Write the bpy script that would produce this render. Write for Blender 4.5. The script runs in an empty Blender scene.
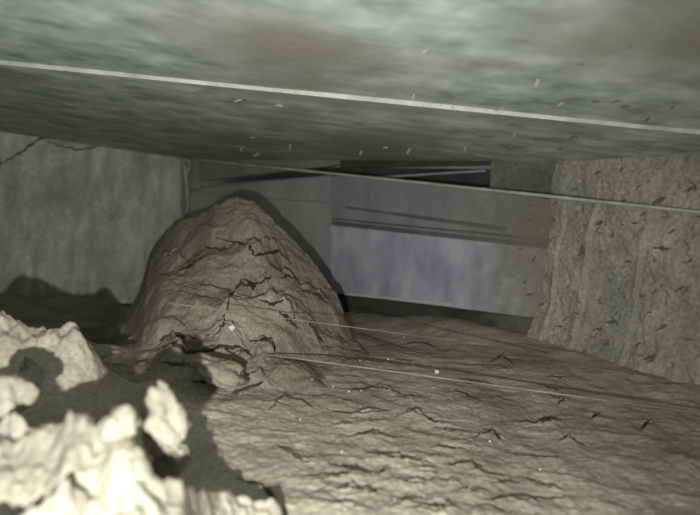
import bpy, bmesh, math, random
import numpy as np
from mathutils import Vector, Matrix

random.seed(7)
S = bpy.context.scene
COL = S.collection

# ------------------------------------------------------------------ camera
FPX, CX, CY = 560.0, 350.0, 257.5
CAM = Vector((0.0, 0.0, 0.40))
PITCH, ROLL = math.radians(-3.6), math.radians(6.2)
F = Vector((0, math.cos(PITCH), math.sin(PITCH)))
R0 = Vector((1, 0, 0)); U0 = R0.cross(F)
RT = R0 * math.cos(ROLL) + U0 * math.sin(ROLL)
UP = U0 * math.cos(ROLL) - R0 * math.sin(ROLL)
cd = bpy.data.cameras.new('camera'); cam = bpy.data.objects.new('camera', cd); COL.objects.link(cam)
cd.sensor_width = 36.0; cd.lens = 36.0 * FPX / 700.0
cd.clip_start = 0.01
m = Matrix.Identity(4)
for i in range(3):
    m[i][0] = RT[i]; m[i][1] = UP[i]; m[i][2] = -F[i]; m[i][3] = CAM[i]
cam.matrix_world = m
cd.dof.use_dof = True; cd.dof.focus_distance = 1.05; cd.dof.aperture_fstop = 3.6
S.camera = cam

# ------------------------------------------------------------------ world, lamp, exposure
W = bpy.data.worlds.new('world'); S.world = W; W.use_nodes = True
W.node_tree.nodes['Background'].inputs[0].default_value = (0.93, 1.0, 0.95, 1)
W.node_tree.nodes['Background'].inputs[1].default_value = 0.98
ld = bpy.data.lights.new('inspection_lamp', 'SPOT'); lamp = bpy.data.objects.new('inspection_lamp', ld); COL.objects.link(lamp)
ld.energy = 42.0; ld.color = (1.0, 0.985, 0.92); ld.shadow_soft_size = 0.005
ld.spot_size = math.radians(112); ld.spot_blend = 1.0
lamp.location = CAM + Vector((-0.03, -0.08, -0.065))
lamp.rotation_euler = Vector((-0.16, 1.0, -0.12)).to_track_quat('-Z', 'Y').to_euler()
S.view_settings.view_transform = 'Standard'; S.view_settings.look = 'None'
S.view_settings.gamma = 1.0; S.view_settings.use_curve_mapping = False
S.view_settings.exposure = 0.0

# ------------------------------------------------------------------ helpers
ZC = 0.60          # ceiling of the duct
def ray(px, py):
    return (F + RT * ((px - CX) / FPX) - UP * ((py - CY) / FPX))
def on_z(px, py, z):
    d = ray(px, py); return CAM + d * ((z - CAM.z) / d.z)
def on_plane(px, py, p, n):
    d = ray(px, py); return CAM + d * ((p - CAM).dot(n) / d.dot(n))
def tag(o, label=None, cat=None, group=None, kind=None):
    if label: o['label'] = label
    if cat: o['category'] = cat
    if group: o['group'] = group
    if kind: o['kind'] = kind
    return o
def link(name, me, mat, parent=None):
    o = bpy.data.objects.new(name, me); COL.objects.link(o)
    if mat and not me.materials: me.materials.append(mat)
    if parent: o.parent = parent
    return o
def empty(name, loc=(0, 0, 0)):
    o = bpy.data.objects.new(name, None); COL.objects.link(o); o.location = loc; return o
def mesh(name, v, f, smooth=False):
    me = bpy.data.meshes.new(name); me.from_pydata([tuple(p) for p in v], [], f); me.update()
    if smooth: me.polygons.foreach_set('use_smooth', [True] * len(me.polygons))
    return me
def grid_mesh(name, X, Y, Z, keep=None):
    n, k = X.shape
    co = np.stack([X, Y, Z], -1).reshape(-1, 3).astype(np.float32)
    idx = np.arange(n * k).reshape(n, k)
    q = np.stack([idx[:-1, :-1], idx[:-1, 1:], idx[1:, 1:], idx[1:, :-1]], -1).reshape(-1, 4)
    if keep is not None:
        kf = (keep[:-1, :-1] & keep[:-1, 1:] & keep[1:, 1:] & keep[1:, :-1]).reshape(-1)
        q = q[kf]
        used = np.unique(q); remap = np.full(n * k, -1); remap[used] = np.arange(len(used))
        q = remap[q]; co = co[used]
    me = bpy.data.meshes.new(name)
    me.vertices.add(len(co)); me.vertices.foreach_set('co', co.ravel())
    me.loops.add(q.size); me.loops.foreach_set('vertex_index', q.ravel().astype(np.int32))
    me.polygons.add(len(q))
    me.polygons.foreach_set('loop_start', np.arange(0, q.size, 4, dtype=np.int32))
    me.polygons.foreach_set('use_smooth', np.ones(len(q), dtype=bool))
    me.update(calc_edges=True); me.validate()
    return me
def _h(ix, iy, seed):
    n = (ix.astype(np.int64) * 374761393 + iy.astype(np.int64) * 668265263 + seed * 974634777) & 0xffffffff
    n = ((n ^ (n >> 13)) * 1274126177) & 0xffffffff
    return (n ^ (n >> 16)) & 0xffffffff
def perlin(x, y, seed=0):
    x = np.asarray(x, float); y = np.asarray(y, float)
    ix = np.floor(x); iy = np.floor(y); fx = x - ix; fy = y - iy
    u = fx**3 * (fx * (fx * 6 - 15) + 10); v = fy**3 * (fy * (fy * 6 - 15) + 10)
    def g(ax, ay, dx, dy):
        a = _h(ax, ay, seed) / 4294967296.0 * 2 * np.pi
        return np.cos(a) * dx + np.sin(a) * dy
    a = g(ix, iy, fx, fy); b = g(ix + 1, iy, fx - 1, fy)
    c = g(ix, iy + 1, fx, fy - 1); d = g(ix + 1, iy + 1, fx - 1, fy - 1)
    return ((a + (b - a) * u) * (1 - v) + (c + (d - c) * u) * v) * 1.5
def fbm(x, y, o=4, seed=0, gain=0.5):
    s = 0; a = 1.0
    for i in range(o):
        s = s + a * perlin(x, y, seed + i * 17); x = x * 2.03 + 3.1; y = y * 2.03 - 1.7; a *= gain
    return s
def smooth(a, b, x):
    t = np.clip((x - a) / (b - a), 0, 1); return t * t * (3 - 2 * t)

# ------------------------------------------------------------------ materials
def material(name, stops, scale=8, detail=6, rough=0.9, metal=0.0, bump=0.3, bscale=120, stretch=(1, 1, 1), spec=0.3,
             fine=0.12, distort=0.3, rot=0.0, tint=None, tscale=3, bdist=0.004):
    mt = bpy.data.materials.new(name); mt.use_nodes = True
    nt = mt.node_tree; N = nt.nodes; L = nt.links
    b = N['Principled BSDF']; b.inputs['Roughness'].default_value = rough; b.inputs['Metallic'].default_value = metal
    b.inputs['Specular IOR Level'].default_value = spec
    tc = N.new('ShaderNodeTexCoord'); mp = N.new('ShaderNodeMapping'); mp.inputs['Scale'].default_value = stretch
    mp.inputs['Rotation'].default_value = (0, 0, rot)
    L.new(tc.outputs['Object'], mp.inputs[0])
    n1 = N.new('ShaderNodeTexNoise'); n1.inputs['Scale'].default_value = scale; n1.inputs['Detail'].default_value = detail
    n1.inputs['Distortion'].default_value = distort
    L.new(mp.outputs[0], n1.inputs['Vector'])
    cr = N.new('ShaderNodeValToRGB'); e = cr.color_ramp.elements
    e[0].position, e[0].color = stops[0][0], (*stops[0][1], 1)
    e[1].position, e[1].color = stops[-1][0], (*stops[-1][1], 1)
    for p, c in stops[1:-1]:
        x = e.new(p); x.color = (*c, 1)
    L.new(n1.outputs['Fac'], cr.inputs[0])
    out = cr.outputs[0]
    if tint:
        n4 = N.new('ShaderNodeTexNoise'); n4.inputs['Scale'].default_value = tscale; n4.inputs['Detail'].default_value = 3
        L.new(tc.outputs['Object'], n4.inputs['Vector'])
        r4 = N.new('ShaderNodeMapRange'); r4.inputs[1].default_value = 0.48; r4.inputs[2].default_value = 0.68
        L.new(n4.outputs['Fac'], r4.inputs[0])
        mx4 = N.new('ShaderNodeMix'); mx4.data_type = 'RGBA'
        L.new(r4.outputs[0], mx4.inputs[0]); L.new(out, mx4.inputs[6]); mx4.inputs[7].default_value = (*tint, 1)
        out = mx4.outputs[2]
    n2 = N.new('ShaderNodeTexNoise'); n2.inputs['Scale'].default_value = bscale; n2.inputs['Detail'].default_value = 5
    L.new(tc.outputs['Object'], n2.inputs['Vector'])
    mr = N.new('ShaderNodeMapRange'); mr.inputs[1].default_value = 0.3; mr.inputs[2].default_value = 0.7
    mr.inputs[3].default_value = 1 - fine; mr.inputs[4].default_value = 1 + fine
    L.new(n2.outputs['Fac'], mr.inputs[0])
    mx = N.new('ShaderNodeMix'); mx.data_type = 'RGBA'; mx.blend_type = 'MULTIPLY'; mx.inputs[0].default_value = 1
    L.new(out, mx.inputs[6]); L.new(mr.outputs[0], mx.inputs[7])
    L.new(mx.outputs[2], b.inputs['Base Color'])
    bp = N.new('ShaderNodeBump'); bp.inputs['Strength'].default_value = bump; bp.inputs['Distance'].default_value = bdist
    L.new(n2.outputs['Fac'], bp.inputs['Height']); L.new(bp.outputs[0], b.inputs['Normal'])
    return mt

M = {}
M['ceiling'] = material('galvanised_ceiling', [(0.32, (0.295, 0.335, 0.327)), (.43, (0.438, 0.488, 0.477)), (.52, (0.506, 0.557, 0.542)), (.66, (0.682, 0.733, 0.715))],
                        scale=19, detail=3.5, rough=.6, metal=.0, bump=.06, bscale=60, stretch=(.8, 1.0, 1), fine=.08, distort=.15, spec=.4, tint=(.31, .31, .25), tscale=2.3)
M['left_wall'] = material('streaked_wall', [(.3, (0.350, 0.356, 0.296)), (.5, (0.498, 0.504, 0.430)), (.7, (0.645, 0.645, 0.558))],
                          scale=22, detail=5, rough=.9, bump=.5, bscale=60, stretch=(1, 1, .28), fine=.15, tint=(.36, .345, .27), tscale=5)
M['grey_panel'] = material('dull_metal', [(.3, (.28, .30, .29)), (.7, (.38, .40, .395))], scale=9, rough=.6, metal=.2, bump=.1, stretch=(1, 1, .6))
M['header'] = material('header_metal', [(.3, (.17, .185, .175)), (.7, (.24, .255, .245))], scale=9, rough=.7, bump=.1)
M['blue_panel'] = material('bluish_metal', [(.30, (.27, .272, .325)), (.5, (.385, .385, .455)), (.66, (.49, .49, .565))], scale=14, rough=.6, metal=.1, bump=.1, stretch=(1, 1, .55), fine=.06)
M['upper_panel'] = material('upper_metal', [(.3, (.22, .222, .235)), (.7, (.31, .312, .335))], scale=10, rough=.6, metal=.15, bump=.1, stretch=(1, 1, .6), fine=.06)
M['dark'] = material('recess_shade', [(.3, (.035, .036, .034)), (.7, (.065, .066, .06))], scale=12, rough=.8, bump=.1)  # shade of the slot and recesses put into the colour
M['gap_shade'] = material('gap_shade', [(.3, (.09, .09, .092)), (.7, (.15, .15, .15))], scale=16, rough=.8, bump=.1)  # dark tone paints the shade in the gaps between panels
M['lip'] = material('pale_metal', [(.3, (.42, .42, .42)), (.7, (.6, .6, .6))], scale=20, rough=.5, bump=.1)
M['seam'] = material('pale_seam', [(.3, (0.312, 0.325, 0.293)), (.7, (0.520, 0.533, 0.488))], scale=18, rough=.6, bump=.1)
M['strand'] = material('pale_strand', [(.35, (.16, .15, .125)), (.65, (.29, .28, .24))], scale=16, rough=.9, bump=.1)
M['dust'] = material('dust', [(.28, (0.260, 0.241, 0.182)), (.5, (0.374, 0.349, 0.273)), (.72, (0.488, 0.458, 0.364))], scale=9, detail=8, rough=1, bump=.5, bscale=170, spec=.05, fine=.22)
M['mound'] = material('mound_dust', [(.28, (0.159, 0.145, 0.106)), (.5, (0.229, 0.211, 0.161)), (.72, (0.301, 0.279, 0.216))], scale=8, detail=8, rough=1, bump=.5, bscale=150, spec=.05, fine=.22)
M['pale_dust'] = material('pale_dust', [(.28, (0.168, 0.155, 0.122)), (.5, (0.264, 0.246, 0.198)), (.72, (0.352, 0.334, 0.275))], scale=12, detail=7, rough=1, bump=.9, bscale=140, spec=.05, fine=.15)
M['wall_dust'] = material('caked_dust', [(.28, (0.257, 0.244, 0.186)), (.5, (0.336, 0.321, 0.251)), (.72, (0.422, 0.404, 0.319))], scale=11, detail=8, rough=1, bump=.9, bscale=110, spec=.05, fine=.25,
                          tint=(.24, .24, .21), tscale=4)
M['dim_dust'] = material('darker_dust', [(.28, (.10, .096, .075)), (.5, (.14, .135, .105)), (.72, (.18, .172, .135))], scale=11, detail=8, rough=1, bump=.5, bscale=110, spec=.05, fine=.2)  # darker dust tone for the panel at the slot end
M['flake'] = material('dark_flake', [(.3, (0.101, 0.090, 0.065)), (.7, (0.189, 0.171, 0.128))], scale=30, rough=1, bump=.4)
M['crack'] = material('fissure_shade', [(.3, (.03, .027, .02)), (.7, (.07, .063, .048))], scale=40, rough=1, bump=.4, spec=.0)  # near black, paints the shade inside the cracks
M['pale_flake'] = material('pale_flake', [(.3, (.28, .25, .17)), (.7, (.42, .385, .28))], scale=30, rough=1, bump=.4)
M['crumb'] = material('crumb', [(.3, (.62, .60, .54)), (.7, (.78, .76, .70))], scale=30, rough=.9, bump=.3)
M['floor'] = material('floor_metal', [(.3, (.10, .098, .085)), (.7, (.16, .155, .135))], scale=9, rough=.9, bump=.4)

def dusty(name, x0, x1, col):
    # dust settled on the metal, thicker towards +x of the object
    mt = M[name]; nt = mt.node_tree; N = nt.nodes; L = nt.links
    b = N['Principled BSDF']; src = b.inputs['Base Color'].links[0].from_socket
    tc = N.new('ShaderNodeTexCoord'); sp = N.new('ShaderNodeSeparateXYZ'); L.new(tc.outputs['Object'], sp.inputs[0])
    n = N.new('ShaderNodeTexNoise'); n.inputs['Scale'].default_value = 35; n.inputs['Detail'].default_value = 5; L.new(tc.outputs['Object'], n.inputs['Vector'])
    ma = N.new('ShaderNodeMath'); ma.operation = 'MULTIPLY_ADD'; ma.inputs[1].default_value = .22; L.new(n.outputs['Fac'], ma.inputs[0]); L.new(sp.outputs[0], ma.inputs[2])
    mr = N.new('ShaderNodeMapRange'); mr.inputs[1].default_value = x0 + .11; mr.inputs[2].default_value = x1 + .11; L.new(ma.outputs[0], mr.inputs[0])
    mx = N.new('ShaderNodeMix'); mx.data_type = 'RGBA'; L.new(mr.outputs[0], mx.inputs[0]); L.new(src, mx.inputs[6]); mx.inputs[7].default_value = (*col, 1)
    L.new(mx.outputs[2], b.inputs['Base Color'])
# ------------------------------------------------------------------ shell: corner points of the duct on the ceiling
A = on_z(-60, 123, ZC); B = on_z(190, 160, ZC); E = on_z(556, 161.5, ZC); D = on_z(720, 154, ZC)
def flat(p, z): return Vector((p.x, p.y, z))
def normal(p, q):
    d = (q - p); n = Vector((d.y, -d.x, 0)).normalized()
    return n if n.dot(CAM - p) > 0 else -n
NB = normal(B, E); NL = normal(A, B); NR = normal(E, D)
dirR = (D - E).normalized(); D2 = E + dirR * ((0.02 - E.y) / dirR.y)     # right wall runs on towards the camera
dirL = (A - B).normalized(); A2 = B + dirL * 2.6
dusty('blue_panel', E.x - .16, E.x + .0, (.235, .225, .175)); dusty('upper_panel', E.x - .22, E.x - .02, (.19, .18, .135)); M['base'] = M['dark'].copy(); M['base'].name = 'panel_foot_shade'; dusty('base', E.x - .12, E.x + .04, (.15, .142, .11)); dusty('gap_shade', E.x - .22, E.x + .02, (.17, .16, .12))
print('A', A, 'B', B, 'E', E, 'D', D, 'D2', D2, 'A2', A2)

def slab(name, pts, n, th, mat, parent=None, bev=0.0):
    """polygon pts (counter clockwise seen from inside) with real thickness th away from n"""
    k = len(pts); v = [Vector(p) for p in pts] + [Vector(p) - n * th for p in pts]
    f = [list(range(k)), list(range(2 * k - 1, k - 1, -1))] + [[i, i + k, (i + 1) % k + k, (i + 1) % k] for i in range(k)]
    me = mesh(name, v, f)
    bm = bmesh.new(); bm.from_mesh(me); bmesh.ops.recalc_face_normals(bm, faces=bm.faces)
    if bev: bmesh.ops.bevel(bm, geom=list(bm.edges), offset=bev, segments=2, affect='EDGES', profile=.5)
    bm.to_mesh(me); bm.free()
    return link(name, me, mat, parent)


# floor and ceiling outline: A2 - B - E - D2 and back behind the camera
out = [A2, B, E, D2, Vector((D2.x, -0.12, ZC)), Vector((A2.x, -0.12, ZC))]
fl = slab('floor', [flat(p, -.06) for p in out], Vector((0, 0, 1)), 0.02, M['floor']); tag(fl, 'dark dirty metal floor of the duct under the dust', 'floor', kind='structure')
# ceiling: gently uneven sheet
nx, ny = 160, 130
xs = np.linspace(A2.x - .02, max(D2.x, E.x) + .02, nx); ys = np.linspace(-0.12, B.y + .28, ny)
X, Y = np.meshgrid(xs, ys)
Z = ZC + 0.0012 * fbm(X * 3, Y * 3, 3, 5) + .001
def inside(X, Y, p, n, off=0.0): return ((X - p.x) * n.x + (Y - p.y) * n.y) > off
keep = inside(X, Y, B, NB, -.22) & inside(X, Y, B, NL, -.06) & inside(X, Y, E, NR, -.22)
ce = link('ceiling', grid_mesh('ceiling', X, Y, Z, keep), M['ceiling']); tag(ce, 'mottled grey metal ceiling of the duct', 'ceiling', kind='structure')

# unseen wall added behind the camera to limit fill light, open in the middle
for x0_, x1_, nm_, tx_ in ((A2.x, -.62, 'fill_block_wall', 'unseen wall added left of the fill light opening behind the camera'), (.60, D2.x + .05, 'fill_block_wall', 'unseen wall added right of the fill light opening behind the camera')):
    if x1_ > x0_ + .02:
        wf = slab(nm_, [Vector((x0_, -.12, -.06)), Vector((x1_, -.12, -.06)), Vector((x1_, -.12, ZC + .02)), Vector((x0_, -.12, ZC + .02))], Vector((0, 1, 0)), .02, M['left_wall'])
        tag(wf, tx_, 'wall', kind='structure')
# left wall
def wall_grid(name, p, q, n, z0, z1, nx, nz, fn, mat):
    s = np.linspace(0, 1, nx); z = np.linspace(z0, z1, nz); Sg, Zg = np.meshgrid(s, z)
    Lw = (flat(q, 0) - flat(p, 0)).length
    h = fn(Sg * Lw, Zg)
    X = p.x + (q.x - p.x) * Sg + n.x * h; Y = p.y + (q.y - p.y) * Sg + n.y * h
    return link(name, grid_mesh(name, X, Y, Zg), mat)
wl = wall_grid('wall_left', B, A2, NL, -.06, ZC + .02, 420, 140, lambda s, z: .004 * fbm(s * 7, z * 5, 4, 3) + .0015 * fbm(s * 40, z * 9, 3, 8), M['left_wall'])
tag(wl, 'grey streaked side wall of the duct left of the dust mound', 'wall', kind='structure')

# back wall: panels, seams and slot
wb = empty('wall_back', (B.x, B.y, 0)); tag(wb, 'panelled metal end wall of the duct behind the dust mound', 'wall', kind='structure')
def bw(px, py, off=0.0):
    return on_plane(px, py, B + NB * off, NB)
def child(o, par):
    o.parent = par; o.matrix_parent_inverse = par.matrix_basis.inverted() if False else Matrix.Translation(-par.location)
    return o
def bpanel(name, px, off, th, mat, bev=.0015, label=None):
    o = slab(name, [bw(x, y, off) for x, y in px], NB, th, mat, None, bev)
    child(o, wb)
    if label: o['label'] = label
    return o
alongB = (E - B).normalized(); BX = B - alongB * .35 - NB * .16; EX = E + alongB * .2 - NB * .16
bpts = [flat(BX, -.06), flat(EX, -.06), flat(EX, ZC + .02), flat(BX, ZC + .02)]
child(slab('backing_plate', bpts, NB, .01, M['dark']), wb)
bpanel('metal_panel', [(186, 190), (200, 188), (331, 176), (331, 330), (186, 330)], 0, .02, M['grey_panel'], label='dull grey panel behind the mound')
bpanel('metal_panel', [(331, 176), (350, 176), (560, 199), (560, 246), (331, 221)], .0, .02, M['upper_panel'], label='grey upper panel below the dark slot')
bpanel('metal_panel', [(331, 225), (560, 250), (560, 321), (331, 292.5)], .004, .02, M['blue_panel'], label='pale bluish metal panel')
bpanel('shade_plate', [(331, 290), (560, 316), (560, 385), (331, 350)], -.012, .02, M['base'])  # dark plate stands in for the shade below the bluish panel
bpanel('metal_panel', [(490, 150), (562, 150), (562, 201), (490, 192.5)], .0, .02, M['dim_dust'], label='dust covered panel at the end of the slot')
bpanel('corner_plate', [(181, 150), (200, 150), (200, 192), (181, 192)], .0, .02, M['grey_panel'])
bpanel('header_plate', [(199, 150), (345, 150), (345, 164), (199, 181)], .0, .02, M['header'])

bpanel('slot_edge', [(340, 156), (491, 155), (491, 165), (340, 168)], .002, .01, M['dark'])  # dark strip painting the slot shade along the ceiling line
def tube(name, pts, r, mat, sides=8, parent=None, jitter=0.0):
    v = []; f = []; pts = [Vector(p) for p in pts]; n = len(pts)
    for i, p in enumerate(pts):
        d = (pts[min(i + 1, n - 1)] - pts[max(i - 1, 0)]).normalized()
        a = d.cross(Vector((0, 0, 1)) if abs(d.z) < .9 else Vector((1, 0, 0))).normalized(); b = d.cross(a)
        rr = (r[i] if isinstance(r, (list, tuple)) else r) * (1 + random.uniform(-jitter, jitter))
        for k in range(sides):
            t = 2 * math.pi * k / sides
            v.append(p + a * math.cos(t) * rr + b * math.sin(t) * rr)
    for i in range(n - 1):
        for k in range(sides):
            f.append([i * sides + k, i * sides + (k + 1) % sides, (i + 1) * sides + (k + 1) % sides, (i + 1) * sides + k])
    f.append(list(range(sides))[::-1]); f.append(list(range((n - 1) * sides, n * sides)))
    return link(name, mesh(name, v, f, True), mat, parent)
def lerp_pts(p, q, n): return [p.lerp(q, i / (n - 1)) for i in range(n)]

def strip(name, a, b, w, off, th, mat, bev=.001):
    (x0, y0), (x1, y1) = a, b
    return bpanel(name, [(x0, y0 - w[0] / 2), (x1, y1 - w[1] / 2), (x1, y1 + w[1] / 2), (x0, y0 + w[0] / 2)], off, th, mat, bev)
strip('seam_strip', (345, 207), (505, 229), (2.2, 4.5), .004, .01, M['gap_shade'])
strip('seam_strip', (331, 218.5), (560, 241), (1.5, 2.6), .004, .01, M['gap_shade'])
strip('seam_strip', (331, 223.2), (560, 248), (3.4, 4.6), .0045, .02, M['gap_shade'])
strip('bottom_lip', (343, 293.5), (450, 304.5), (2.4, 3.2), .012, .01, M['lip'])
strip('slot_rail', (225, 186.5), (485, 170.5), (2.0, 2.2), -.06, .006, M['grey_panel'])
strip('panel_ridge', (200, 193), (335, 203), (1.2, 1.2), .003, .006, M['upper_panel'])
strip('slot_edge', (200, 186.5), (331, 175.5), (1.5, 1.5), .004, .006, M['upper_panel'])

# corner trim with a dust strand hanging on it
t2 = slab('trim_1', [on_plane(x, y, B + NL * .004, NL) for x, y in ((181, 160), (189, 161), (190, 320), (182, 320))], NL, .012, M['header'], None, .002)
tag(t2, 'narrow metal corner post beside the mound peak', 'trim', kind='structure')

# ------------------------------------------------------------------ ceiling seam
p0 = on_z(-120, 50, ZC - .001); p1 = on_z(760, 138, ZC - .001)
d = (p1 - p0).normalized()
p1 = p0 + d * ((E - p0).dot(NR) / d.dot(NR)); p0 = p0 + d * ((B - p0).dot(NL) / d.dot(NL))      # wall to wall
def seam(name, p, q, w, h, mat, n=60):
    d = (q - p).normalized(); s = d.cross(Vector((0, 0, 1))).normalized(); v = []; f = []
    prof = [(-w / 2, 0.003), (-w / 2 * .8, -h), (w / 2 * .8, -h), (w / 2, .003)]
    for i in range(n):
        c = p.lerp(q, i / (n - 1)); jw = 1 + random.uniform(-.12, .12)
        for a, b in prof: v.append(c + s * a * jw + Vector((0, 0, b)))
    for i in range(n - 1):
        for k in range(3): f.append([i * 4 + k, i * 4 + k + 1, i * 4 + 5 + k, i * 4 + 4 + k])
    f += [[0, 1, 2, 3], [n * 4 - 1, n * 4 - 2, n * 4 - 3, n * 4 - 4]]
    me = mesh(name, v, f); bm = bmesh.new(); bm.from_mesh(me); bmesh.ops.recalc_face_normals(bm, faces=bm.faces); bm.to_mesh(me); bm.free()
    return link(name, me, mat)
sm = seam('trim_2', p0, p1, .0055, .0045, M['seam'], 140); tag(sm, 'pale straight seam running across the duct ceiling', 'seam', kind='structure')

# ------------------------------------------------------------------ dust: height functions (world x, y -> z)
DUST = .13
def tab(points, depth):
    """crest table: pixels of a ridge line at a given distance -> (x/y, z above floor, distance)"""
    r = []
    for (x, y), dd in zip(points, depth):
        v = ray(x, y); v = v * (dd / v.y); p = CAM + v; r.append((p.x / p.y, p.z, p.y))
    r.sort(); return np.array(r)

def bed_base(X, Y):
    z = DUST + 0 * X
    # lower ground at the back left, scarp in front of the back wall, bank against the right wall
    z = z - .165 * smooth(.98, 1.25, Y) * smooth(-.18, -.36, X / Y)
    dB = (X - B.x) * NB.x + (Y - B.y) * NB.y
    dR = (X - E.x) * NR.x + (Y - E.y) * NR.y
    edge = .30 + .03 * perlin(X * 6, Y * 6, 4)
    s = smooth(.30, -.05, X)
    z = z - .03 * smooth(edge + .06, edge - .06, dB) * s
    bank = np.minimum(dB, dR)
    z = z + .02 * smooth(.16, .0, bank) * (1 - s) + .02 * smooth(.5, .1, dR) * smooth(.1, .4, X)
    # low bump on the far left
    z = z + .084 * np.exp(-(((X + .425) / .105) ** 6 + ((Y - .74) / .06) ** 2)) * (1 + .25 * perlin(X * 14, Y * 14, 6) + .12 * fbm(X * 45, Y * 45, 3, 66))
    z = z + .01 * smooth(-.1, -.5, X) * smooth(1.1, .8, Y)
    return z + .004 * fbm(X * 5, Y * 5, 3, 21)

MT = tab([(70, 338), (105, 334), (126, 318), (139, 292), (150, 252), (165, 231), (182, 222), (197, 215), (215, 203), (237, 196), (255, 203), (275, 223), (300, 244), (318, 264), (333, 287), (341, 306), (347, 328), (358, 348), (385, 366)],
         [1.85, 1.85, 1.82, 1.8, 1.76, 1.66, 1.56, 1.5, 1.44, 1.40, 1.38, 1.37, 1.36, 1.35, 1.33, 1.30, 1.27, 1.2])
def mound_base(X, Y):
    t = X / Y
    wob = 1 + .0 * X
    zc = np.interp(t, MT[:, 0], MT[:, 1]); dc = np.interp(t, MT[:, 0], MT[:, 2])
    out_ = np.maximum(np.maximum(MT[0, 0] - t, t - MT[-1, 0]), 0)
    zc = zc - 1.6 * out_
    toe = np.interp(t, [-.55, -.42, -.25, -.1, .05], [.95, .84, .80, .86, 1.08])
    u = np.clip((Y - toe) / (dc - toe), 0, 1.0)
    prof = u - .035 * np.sin(np.pi * u) + .05 * np.sin(2 * np.pi * u)
    z = DUST - .01 + (zc - DUST + .01) * prof
    z = z - .9 * np.maximum(Y - dc, 0) - .5 * np.maximum(toe - Y, 0)
    return z

def march(px, py, fn):
    d = ray(px, py); s = np.linspace(.25, 2.6, 4000)
    X = CAM.x + d.x * s; Y = CAM.y + d.y * s; Z = CAM.z + d.z * s
    hit = np.nonzero(Z < fn(X, Y))[0]
    i = hit[0] if len(hit) else -1
    return X[i], Y[i]

def scarp(X, Y, Z, poly, fn, s, w, back=.6, wb=.6):
    """raised lip on the near side of a crack line, drop on its far side"""
    pts = np.array([march(x, y, fn) for x, y in poly])
    seg = np.linalg.norm(np.diff(pts, axis=0), axis=1); cum = np.concatenate([[0], np.cumsum(seg)])
    n = max(int(cum[-1] / .002), 8); q = np.linspace(0, cum[-1], n)
    lx = np.interp(q, cum, pts[:, 0]); ly = np.interp(q, cum, pts[:, 1])
    rg = random.randint(0, 999)
    ly = ly + .007 * fbm(q * 28, q * 0 + rg, 3, 2); lx = lx + .004 * fbm(q * 28, q * 0 + rg + 9, 3, 2)
    tap = np.clip(np.minimum(q, cum[-1] - q) / (cum[-1] * .25 + 1e-6), 0, 1) ** .6 * (1 + .5 * perlin(q * 40, q * 0 + rg + 31, 3))
    R = w * 5
    sel = (X > lx.min() - R) & (X < lx.max() + R) & (Y > ly.min() - R) & (Y < ly.max() + R)
    xs_, ys_ = X[sel], Y[sel]
    if len(xs_) == 0: return
    best = np.full(len(xs_), 1e9); bi = np.zeros(len(xs_), int)
    for c in range(0, n, 1):
        dd = (xs_ - lx[c]) ** 2 + (ys_ - ly[c]) ** 2
        k = dd < best; best[k] = dd[k]; bi[k] = c
    dist = np.sqrt(best); gx = np.gradient(lx)[bi]; gy = np.gradient(ly)[bi]
    # signed side: front = nearer to the camera (across the local crack direction)
    nxn, nyn = -gy, gx; flip = np.where(nxn * (-lx[bi]) + nyn * (-ly[bi]) > 0, 1, -1)
    side = ((xs_ - lx[bi]) * nxn + (ys_ - ly[bi]) * nyn) * flip
    a = s * np.clip(tap, 0, 2)[bi]
    dz = np.where(side > 0, a * np.exp(-dist / w), -a * back * np.exp(-dist / (w * wb)))
    Z[sel] += dz

FINE = []
def sampler(rows, ts, Z):
    lr = np.log(rows)
    def fn(x, y):
        x = np.asarray(x, float); y = np.asarray(y, float)
        i = np.interp(np.log(np.maximum(y, 1e-3)), lr, np.arange(len(rows))); j = np.interp(x / np.maximum(y, 1e-3), ts, np.arange(len(ts)))
        i0 = np.clip(i.astype(int), 0, len(rows) - 2); j0 = np.clip(j.astype(int), 0, len(ts) - 2); a = i - i0; b = j - j0
        z = (Z[i0, j0] * (1 - b) + Z[i0, j0 + 1] * b) * (1 - a) + (Z[i0 + 1, j0] * (1 - b) + Z[i0 + 1, j0 + 1] * b) * a
        out_ = (y < rows[0]) | (y > rows[-1]) | (x / np.maximum(y, 1e-3) < ts[0]) | (x / np.maximum(y, 1e-3) > ts[-1])
        return np.where(out_, -1.0, z)
    return fn
# ---- dust bed over the floor
rows = np.geomspace(.20, 2.5, 560); ts = np.linspace(-1.0, 1.02, 660)
T, Y = np.meshgrid(ts, rows); X = T * Y
Z = bed_base(X, Y)
def terraces(X, Y, k, seed, amp):
    ph = Y * k + .9 * fbm(X * 3.3, Y * 5, 4, seed) + .35 * X * k * .3
    fr = ph - np.floor(ph); lvl = np.floor(ph)
    a = np.clip(fbm(X * 5 + lvl * 7.3, lvl * 3.7 + Y * 2, 2, seed + 5) * 1.4 + .25, 0, 1)
    saw = np.where(fr < .9, (fr / .9) ** 2.2, (1 - fr) / .1)
    return amp * saw * a
right = smooth(.40, .62, X + (Y - 1) * -.1)
Z += terraces(X, Y, 13, 40, .0016) * (1 - .7 * right)
Z += terraces(X, Y, 24, 60, .0014) * (1 - .5 * right)
Z += .0018 * fbm(X * 30, Y * 30, 4, 77) + .0008 * fbm(X * 120, Y * 120, 2, 78)
Z += right * .006 * fbm(X * 16, Y * 16, 3, 79)
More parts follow.
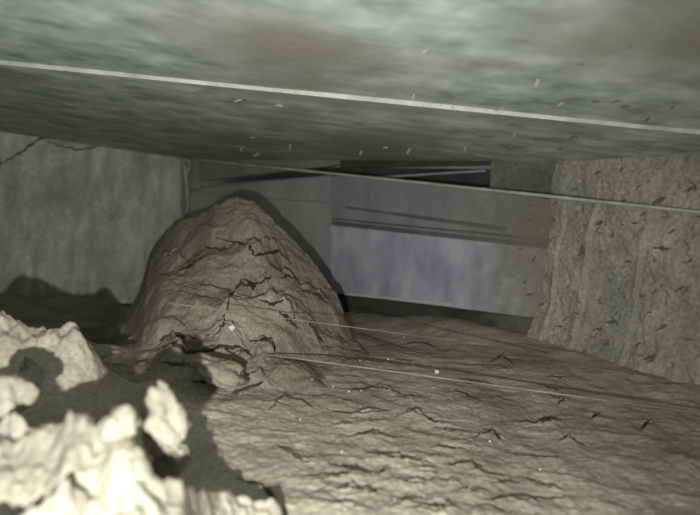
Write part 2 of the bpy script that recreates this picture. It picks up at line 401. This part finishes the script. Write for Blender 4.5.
FLOOR_CRACKS = [
    [(395, 417), (413, 410), (434, 422), (458, 425)], [(455, 390), (468, 396), (480, 401)], [(472, 437), (493, 431), (505, 444)],
    [(445, 467), (456, 464), (472, 462), (483, 473), (516, 479)], [(365, 452), (386, 456), (425, 458)], [(326, 464), (345, 468), (366, 470)],
    [(376, 475), (388, 469)], [(413, 471), (437, 472)], [(389, 509), (420, 507), (438, 512), (452, 503)], [(397, 482), (434, 483)],
    [(520, 476), (536, 483), (566, 491)], [(541, 424), (550, 419), (565, 423)], [(500, 421), (535, 423), (548, 418), (566, 421)],
    [(557, 442), (568, 436), (584, 446)], [(430, 447), (466, 449)], [(350, 437), (372, 432), (398, 438)], [(330, 410), (352, 414), (388, 410)],
    [(400, 345), (422, 342), (440, 350)], [(490, 362), (502, 356), (515, 366)], [(350, 392), (380, 386), (402, 394)], [(556, 405), (566, 398)],
    [(480, 500), (510, 497), (540, 505)], [(330, 490), (352, 487), (378, 493)], [(590, 420), (600, 413)], [(640, 430), (650, 420)],
    [(276, 445), (288, 452), (304, 462), (324, 459)], [(268, 411), (283, 396), (304, 401), (314, 408)],
]
for c in FLOOR_CRACKS: scarp(X, Y, Z, c, bed_base, .0036, .013, .6)
for i in range(46):
    cx, cy = random.uniform(318, 560), random.uniform(345, 512); ln = random.uniform(10, 26) * (.6 + .6 * (cy - 340) / 170)
    if cy > 420 and cx > 600 - (515 - cy): continue
    a_ = random.uniform(-.12, .22)
    FINE.append([(cx - ln, cy - ln * a_), (cx - ln * .3, cy + random.uniform(-2.5, 1)), (cx + ln * .3, cy + random.uniform(-2, 2)), (cx + ln, cy + ln * a_)])
for c in FINE: scarp(X, Y, Z, c, bed_base, .0022, .012, .6)
BED = sampler(rows, ts, Z)
inr = inside(X, Y, B, NB, -.015) & inside(X, Y, B, NL, -.015) & inside(X, Y, E, NR, -.015)
bed = link('dust_bed', grid_mesh('dust_bed', X, Y, Z, inr), M['dust'])
tag(bed, 'brown grey cracked dust covering the duct floor', 'dust', kind='stuff')

# ---- big mound
rows = np.geomspace(.74, 2.15, 520); ts = np.linspace(-.60, .12, 520)
T, Y = np.meshgrid(ts, rows); X = T * Y
Z = mound_base(X, Y)
crest = smooth(-.11, -.03, Y - np.interp(T, MT[:, 0], MT[:, 2]))
damp = 1 - .75 * crest
V = Y * .8 + Z * 1.0
Z += (.030 * fbm(X * 7, V * 7, 2, 11) + .007 * fbm(X * 19, V * 19, 2, 12)) * damp + .0028 * fbm(X * 60, V * 60, 3, 13) * (.4 + .6 * damp) + .0012 * fbm(X * 150, V * 150, 2, 14) + .007 * (1 - damp) * fbm(X * 28, V * 28, 3, 15)
MOUND_CRACKS = [
    ([(147, 269), (180, 259), (212, 249)], .012), ([(173, 274), (189, 267), (209, 254)], .012), ([(217, 239), (249, 246), (254, 256), (280, 251), (292, 264)], .013),
    ([(229, 297), (242, 284), (255, 286), (272, 276)], .018), ([(214, 336), (224, 325), (229, 298)], .010), ([(156, 343), (173, 335), (196, 338)], .014),
    ([(153, 352), (173, 343), (189, 353), (219, 348), (239, 347), (252, 355)], .020), ([(250, 343), (262, 339), (272, 343), (275, 352)], .014),
    ([(279, 312), (288, 320), (298, 329)], .014), ([(308, 322), (316, 333), (325, 345)], .012), ([(161, 362), (180, 365), (200, 362)], .015),
    ([(191, 381), (215, 384), (236, 393), (263, 382)], .026), ([(236, 479), (263, 486), (273, 500), (287, 515)], .02),
    ([(280, 278), (288, 276), (296, 280)], .012), ([(300, 290), (318, 296), (330, 306)], .012), ([(260, 300), (272, 305), (284, 300)], .01),
]
for c, s in MOUND_CRACKS: scarp(X, Y, Z, c, mound_base, s * 1.3, .022, .8)
bedz = bed_base(X, Y) - .004; kk = .045
hh = np.clip(.5 + .5 * (Z - bedz) / kk, 0, 1); Z = bedz * (1 - hh) + Z * hh + kk * hh * (1 - hh)
MND = sampler(rows, ts, Z)
keep = (Z > bedz - .002) & inside(X, Y, B, NB, -.005) & inside(X, Y, B, NL, -.005)
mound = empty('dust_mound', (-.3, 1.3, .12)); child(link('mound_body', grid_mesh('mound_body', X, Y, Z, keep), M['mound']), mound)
tag(mound, 'tall brown dust mound with dark cracks in front of the back wall', 'dust mound')

# ---- near heap, lower left, close to the lens
NT = tab([(-120, 395), (-40, 400), (0, 402), (25, 406), (45, 408), (70, 404), (95, 418), (115, 424), (130, 440), (145, 464), (165, 482), (182, 482), (196, 485), (215, 488), (240, 492), (268, 501), (290, 520), (320, 575)],
         [.46, .44, .43, .42, .41, .40, .40, .39, .38, .37, .37, .38, .40, .44, .46, .47, .47, .47])
def heap_base(X, Y):
    t = X / Y
    zc = np.interp(t, NT[:, 0], NT[:, 1]); dc = np.interp(t, NT[:, 0], NT[:, 2])
    z = zc - .55 * np.maximum(dc - Y, 0) - 1.5 * np.maximum(Y - dc, 0)
    out_ = np.maximum(t - NT[-1, 0], 0)
    return z - 1.2 * out_
rows = np.linspace(.16, .62, 300); ts = np.linspace(-1.15, .12, 420)
T, Y = np.meshgrid(ts, rows); X = T * Y
Z = heap_base(X, Y)
tail = 1 - .75 * smooth(-.42, -.30, T)
Z += tail * .034 * (np.abs(fbm(X * 11, Y * 11, 3, 31)) - .48) + .004 * (1 - tail) * fbm(X * 30, Y * 30, 3, 35) + .007 * fbm(X * 45, Y * 45, 3, 32) + .003 * fbm(X * 110, Y * 110, 2, 33)
keep = Z > bed_base(X, Y) - .015
heap = link('dust_heap', grid_mesh('dust_heap', X, Y, Z, keep), M['pale_dust'])
tag(heap, 'brightly lit pale crumbly dust heap close to the lens at lower left', 'dust heap')

# ------------------------------------------------------------------ clumps
def noise3(p, s, seed):
    return (perlin(np.array([p.x * s + 3]), np.array([p.y * s + p.z * s * .7]), seed)[0] + perlin(np.array([p.z * s - 5]), np.array([p.x * s * .6 + p.y * s]), seed + 3)[0])
def clump_mesh(name, seed, rough=.35, sub=4):
    bm = bmesh.new(); bmesh.ops.create_icosphere(bm, subdivisions=sub, radius=1)
    vs = list(bm.verts); P = np.array([v.co[:] for v in vs])
    def n3(s, sd): return perlin(P[:, 0] * s + 3, P[:, 1] * s + P[:, 2] * s * .7, sd) + perlin(P[:, 2] * s - 5, P[:, 0] * s * .6 + P[:, 1] * s, sd + 3)
    k = 1 + rough * n3(1.3, seed) + rough * .5 * np.abs(n3(3.2, seed + 9)) + rough * .25 * n3(8, seed + 19)
    for v, kk in zip(vs, k): v.co = v.co * float(max(kk, .35))
    me = bpy.data.meshes.new(name); bm.to_mesh(me); bm.free()
    me.polygons.foreach_set('use_smooth', [True] * len(me.polygons)); return me
def point(px, py, dist):
    v = ray(px, py); return CAM + v * (dist / v.y)
def clump(px, py, dist, size, rot, label, mat='pale_dust', seed=1, group=None):
    p = point(px, py, dist)
    me = clump_mesh('dust_clump', seed); me.transform(Matrix.Diagonal((*size, 1))); o = link('dust_clump', me, M[mat]); o.location = p; o.rotation_euler = rot
    tag(o, label, 'dust clump', group); return o
TOP = lambda x, y: np.maximum(BED(x, y), MND(x, y))
def ground(px, py): return march(px, py, TOP)
clump(163, 421, .45, (.016, .016, .026), (0, -.25, .3), 'upright lit dust clump standing alone in the dark shadow', seed=4)
clump(172, 462, .47, (.012, .012, .016), (.2, .5, .3), 'small pale dust clump at the right edge of the bright heap', seed=9)
clump(40, 376, .70, (.026, .024, .014), (0, .55, .4), 'pale dust clump left of the shadow above the bright heap', seed=14)
clump(2, 402, .47, (.021, .018, .019), (0, .2, .4), 'pale rounded dust clump at the left edge of the photo', seed=21)
clump(120, 425, .385, (.012, .012, .012), (0, .4, .2), 'pointed yellowish dust clump on the crest of the bright heap', seed=25)
clump(205, 362, .80, (.024, .02, .010), (0, .1, .2), 'flat pale dust slab at the foot of the mound', 'mound', seed=33)
clump(222, 374, .79, (.034, .022, .014), (.2, .15, .1), 'broad pale dust slab above the dark ledge at the mound foot', 'mound', seed=37)

# ------------------------------------------------------------------ right wall caked with dust
Lr = (flat(D2, 0) - flat(E, 0)).length
def s_of(px, py=280): 
    p = on_plane(px, py, E, NR); return (flat(p, 0) - flat(E, 0)).dot(flat(dirR, 0).normalized())
folds = [(s_of(556), .010, .012), (s_of(586), .012, .014), (s_of(640), .012, .016)]
def right_h(s, z):
    h = .008 * fbm(s * 8, z * 8, 3, 51) + .0022 * fbm(s * 30, z * 30, 3, 52)
    pits = np.clip(fbm(s * 45 + z * 18, z * 34, 2, 53) - .42, 0, 1); h = h - .016 * pits
    for c, a, w in folds:
        x = s - c - .01 * perlin(z * 6, z * 0 + c, 5)
        h = h + a * np.where(x < 0, np.exp(-np.abs(x) / w * .8), -.5 * np.exp(-np.abs(x) / w)) * smooth(.58, .44, z)
    h = h + .05 * smooth(.26, .05, z)
    return h
wr = wall_grid('wall_right', E, D2, NR, -.06, ZC + .02, 620, 300, right_h, M['wall_dust'])
tag(wr, 'brown dust caked right wall of the duct with vertical folds', 'wall', kind='structure')

# flakes on the right wall
def flake_mesh(name, seed):
    rr = random.Random(seed); n = 8; v = []; f = []; oy = 0
    for i in range(n):
        u = i / (n - 1) - .5; w = (.5 - abs(u) * .7) * rr.uniform(.35, 1.2) * .5; oy += rr.uniform(-.09, .09)
        z = .28 * (u * u) + rr.uniform(-.04, .04)
        v += [(u, oy - w, z), (u, oy + w, z + .05), (u, oy + w, z - .05), (u, oy - w, z - .10)]
    for i in range(n - 1):
        for k in range(4): f.append([i * 4 + k, i * 4 + (k + 1) % 4, i * 4 + 4 + (k + 1) % 4, i * 4 + 4 + k])
    f += [[3, 2, 1, 0], [n * 4 - 4, n * 4 - 3, n * 4 - 2, n * 4 - 1]]
    return mesh(name, v, f)
FM = [flake_mesh('flake', i) for i in range(6)]; FP = [me.copy() for me in FM]
def flake(px, py, p, n, size, ang, dark=True, parent=None):
    me = random.choice(FM if dark else FP)
    if not me.materials: me.materials.append(M['flake' if dark else 'pale_flake'])
    o = bpy.data.objects.new('flake', me); COL.objects.link(o)
    z = n; x = Vector((0, 0, 1)).cross(z).normalized() if abs(z.z) < .9 else Vector((1, 0, 0)); y = z.cross(x)
    xr = x * math.cos(ang) + y * math.sin(ang); yr = z.cross(xr)
    mm = Matrix((xr, yr, z)).transposed().to_4x4(); mm.translation = p
    if parent:
        o.parent = parent; mm = parent.matrix_basis.inverted() @ mm
    o.matrix_basis = mm @ Matrix.Diagonal((size, size * random.uniform(.5, .9), size * random.uniform(.6, 1.1), 1))
    return o
def wall_flake(px, py, size_px, ang, dark=True):
    p = on_plane(px, py, E, NR)
    s = (flat(p, 0) - flat(E, 0)).dot(flat(dirR, 0).normalized())
    h = float(right_h(np.array([s]), np.array([p.z]))[0])
    flake(px, py, p + NR * (h + .002), NR, size_px * (p - CAM).length / FPX, ang, dark, wr)
BIG = [(668, 148, 14, .3), (690, 146, 16, .1), (660, 202, 14, .5), (661, 250, 16, -.2), (637, 297, 15, .4), (663, 328, 12, .7), (655, 358, 13, .6),
       (585, 250, 18, 1.1), (562, 327, 9, .2), (613, 323, 12, .3), (598, 330, 10, .5), (656, 362, 9, .4), (645, 371, 8, .2), (608, 397, 12, .2), (621, 407, 8, -.8),
       (560, 407, 9, .6), (599, 413, 9, .8), (676, 434, 7, .5), (675, 449, 7, .2), (660, 468, 12, .7), (678, 505, 14, -.6), (659, 502, 8, .4),
       (620, 170, 9, .8), (598, 173, 8, .4), (640, 188, 8, .9), (575, 190, 7, .2), (552, 220, 9, -.4), (600, 224, 10, .5), (628, 262, 9, .2), (688, 262, 12, .3),
       (680, 290, 10, .5), (690, 340, 9, .3), (640, 345, 9, .8), (610, 345, 9, .2), (590, 352, 7, .5), (690, 190, 10, .2), (672, 232, 9, .6)]
for x, y, s, a in BIG: wall_flake(x, y, s * .85, a)
for i in range(150):
    x = random.gauss(600, 55); y = random.uniform(168, 420)
    if x < 562 or x > 715: continue
    wall_flake(x, y, random.uniform(3, 6), random.uniform(-.3, 1.2), random.random() < .6)
# a few on the dusty end of the back wall
for i in range(34):
    x = random.uniform(497, 556); y = random.uniform(168, 315)
    if random.random() > (x - 480) / 80: continue
    p = bw(x, y, .007)
    flake(x, y, p, NB, random.uniform(4, 8) * (p - CAM).length / FPX, random.uniform(-.3, 1.2), random.random() < .6, wb)

# ------------------------------------------------------------------ flecks hanging from the ceiling
def ceil_fleck(px, py, s, ang, dark=False):
    p = on_z(px, py, ZC - .003); o = flake(px, py, p, Vector((0, -.95, -.3)).normalized(), s * (p - CAM).length / FPX, ang, dark, None)
    o.name = 'dust_fleck'
    return o
near_c = []
for x, y, s, a in [(238, 101, 9, .5), (279, 106, 8, .2), (241, 148, 7, 1.2), (256, 154, 8, .4), (291, 146, 9, 1.4), (253, 138, 5, .2), (362, 152, 9, 1.3), (408, 150, 10, 1.2), (385, 148, 6, .4),
                   (466, 149, 8, 1.3), (414, 97, 8, 1.2), (450, 108, 7, .6), (538, 83, 11, 1.3), (560, 105, 9, .9), (500, 110, 9, .3), (515, 135, 8, 1.0), (425, 52, 8, .4), (180, 158, 6, .8)]:
    near_c.append(ceil_fleck(x, y, s, a))
for o in near_c: tag(o, 'small pale dust fleck stuck to the mottled ceiling', 'dust fleck', 'pale flecks stuck to the ceiling')
for x, y, s, a in [(279, 107, 6, .3), (630, 48, 8, .3), (580, 65, 9, .2), (617, 102, 13, .3), (596, 103, 12, .2), (625, 106, 12, .2), (673, 108, 9, .6), (574, 138, 14, .5), (538, 140, 10, .4), (648, 120, 10, .4), (560, 150, 9, .3), (600, 140, 8, .4), (510, 150, 8, .3), (530, 122, 7, .3)]:
    tag(ceil_fleck(x, y, s * .7, a, True), 'dark dirt fleck stuck to the right part of the ceiling', 'dirt fleck', 'dark flecks on the ceiling')

# ------------------------------------------------------------------ wires and strands
w = tube('wire', lerp_pts(bw(188, 158.5, .008), on_plane(716, 214, E, NR) + NR * .012, 24), [.0056 - .0020 * i / 23 for i in range(24)], M['seam'], jitter=.08)
tag(w, 'pale straight wire from the wall corner across the dark slot', 'wire')
def g3(px, py):
    x, y = ground(px, py); z = float(TOP(np.array([x]), np.array([y]))[0]); return Vector((x, y, z))
a, b = point(168, 303, .80), g3(548, 353)
w = tube('wire', lerp_pts(a, b, 24), [.0005 + .0009 * i / 23 for i in range(24)], M['strand'], jitter=.15); tag(w, 'thin pale strand over the mound reaching the dark floor edge', 'wire')
a, b = g3(268, 358) + Vector((0, -.01, .008)), point(700, 413, .84)
b = a + (b - a) * ((E - a).dot(NR) / (b - a).dot(NR))
w = tube('wire', lerp_pts(a, b, 24), [.0010 + .0009 * i / 23 for i in range(24)], M['strand'], jitter=.15); tag(w, 'thin pale strand stretched low across the cracked dust floor', 'wire')

# strand of lint on the corner post
pts = [on_plane(x, y, B + NL * .03, NL) for x, y in ((188, 221), (187.5, 200), (187, 185), (186, 174), (184.5, 166), (179, 157))]
lint = empty('lint_strand', pts[0]); main_ = tube('strand', pts, [.005, .006, .006, .008, .007, .004], M['seam'], 6, jitter=.3)
child(main_, lint)
tag(lint, 'pale strand of lint hanging down the corner post', 'lint')
br = tube('branch', [on_plane(x, y, B + NL * .032, NL) for x, y in ((186, 176), (188.5, 168), (193, 164))], [.005, .007, .003], M['seam'], 6, jitter=.3); child(br, lint)
# dirt string along the top of the left wall
pts = [(-10, 170), (0, 164), (12, 158), (20, 153), (30, 145), (40, 139), (50, 138)]
def ragged(pts, n, amp):
    o = []
    for (x0, y0), (x1, y1) in zip(pts[:-1], pts[1:]):
        for i in range(n): o.append((x0 + (x1 - x0) * i / n + random.uniform(-amp, amp), y0 + (y1 - y0) * i / n + random.uniform(-amp, amp)))
    return o + [pts[-1]]
def wl_pt(x, y, o=.008): return on_plane(x, y, B + NL * o, NL)
c1 = tube('dirt_string', [wl_pt(*p) for p in ragged(pts, 5, 1.3)], .0042, M['flake'], 6, jitter=.75)
tag(c1, 'dark ragged dirt string climbing the left wall edge', 'dirt string')
c2 = tube('dirt_string', [wl_pt(*p) for p in ragged(((46, 141), (60, 146), (75, 149), (90, 148), (100, 145), (116, 142)), 5, 1.0)], .0032, M['flake'], 6, jitter=.8)
tag(c2, 'dark thin dirt string along the ceiling line of the left wall', 'dirt string')

# ------------------------------------------------------------------ crumbs on the dust
CR = [clump_mesh('crumb', 60 + i, .3, 2) for i in range(4)]
def crumb(px, py, r_px, label, group=None):
    p = g3(px, py); r = r_px * (p - CAM).length / FPX
    o = link('crumb', random.choice(CR), M['crumb']); o.location = p + Vector((0, 0, r * .6)); o.scale = (r, r, r * .8)
    o.rotation_euler = (random.random() * 3, random.random() * 3, random.random() * 3)
    tag(o, label, 'crumb', group)
crumb(232, 330, 3.6, 'white crumb on the face of the dust mound')
crumb(437, 373, 2.2, 'brightest white crumb on the dust floor just below the thin strand')
for x, y in [(404, 338), (413, 365), (360, 361), (349, 392), (361, 391), (333, 387), (342, 452), (345, 510), (424, 497), (490, 442), (388, 360), (300, 420), (312, 380), (470, 488), (395, 500), (540, 470)]:
    crumb(x, y, random.uniform(.7, 1.15), 'tiny pale crumb scattered on the cracked dust floor', 'tiny crumbs on the dust floor')

# ------------------------------------------------------------------ dark tubes along the fissures, crack shade given as colour
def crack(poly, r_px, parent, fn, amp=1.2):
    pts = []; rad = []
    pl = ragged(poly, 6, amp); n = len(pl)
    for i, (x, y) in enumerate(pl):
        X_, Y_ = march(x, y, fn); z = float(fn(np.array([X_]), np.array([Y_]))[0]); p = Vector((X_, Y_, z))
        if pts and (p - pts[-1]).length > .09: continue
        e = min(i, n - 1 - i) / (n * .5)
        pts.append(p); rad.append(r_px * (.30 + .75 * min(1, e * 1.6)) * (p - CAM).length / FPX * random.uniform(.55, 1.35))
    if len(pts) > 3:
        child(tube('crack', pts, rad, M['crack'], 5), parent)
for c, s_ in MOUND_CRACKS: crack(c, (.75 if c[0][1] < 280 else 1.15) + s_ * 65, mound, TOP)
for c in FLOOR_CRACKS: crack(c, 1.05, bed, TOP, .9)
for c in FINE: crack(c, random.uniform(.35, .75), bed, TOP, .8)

# ------------------------------------------------------------------ labels by place for the small look-alikes
ORD = ['leftmost', 'second from the left', 'third from the left', 'fourth from the left', 'fifth from the left', 'sixth from the left', 'seventh from the left', 'eighth from the left',
       'ninth from the left', 'tenth from the left', 'eleventh from the left', 'twelfth from the left', 'thirteenth from the left', 'fourteenth from the left', 'fifteenth from the left', 'sixteenth from the left']
def screen(o):
    v = o.location - CAM; k = v.dot(F); return CX + FPX * v.dot(RT) / k, CY - FPX * v.dot(UP) / k
bpy.context.view_layer.update()
def number(objs, text):
    for i, o in enumerate(sorted(objs, key=lambda q: screen(q)[0])): o['label'] = text + ', ' + ORD[i]
allf = [o for o in COL.objects if o.name.startswith('dust_fleck')]
above = lambda o: screen(o)[1] < 62 + screen(o)[0] * .1
for g, nm in (('pale flecks stuck to the ceiling', 'small pale dust fleck'), ('dark flecks on the ceiling', 'small dark dirt fleck')):
    fs = [o for o in allf if o.get('group') == g]
    number([o for o in fs if above(o)], nm + ' on the ceiling above the seam')
    number([o for o in fs if not above(o)], nm + ' on the ceiling below the seam')
number([o for o in COL.objects if o.get('group') == 'tiny crumbs on the dust floor'], 'tiny pale crumb on the cracked dust floor')
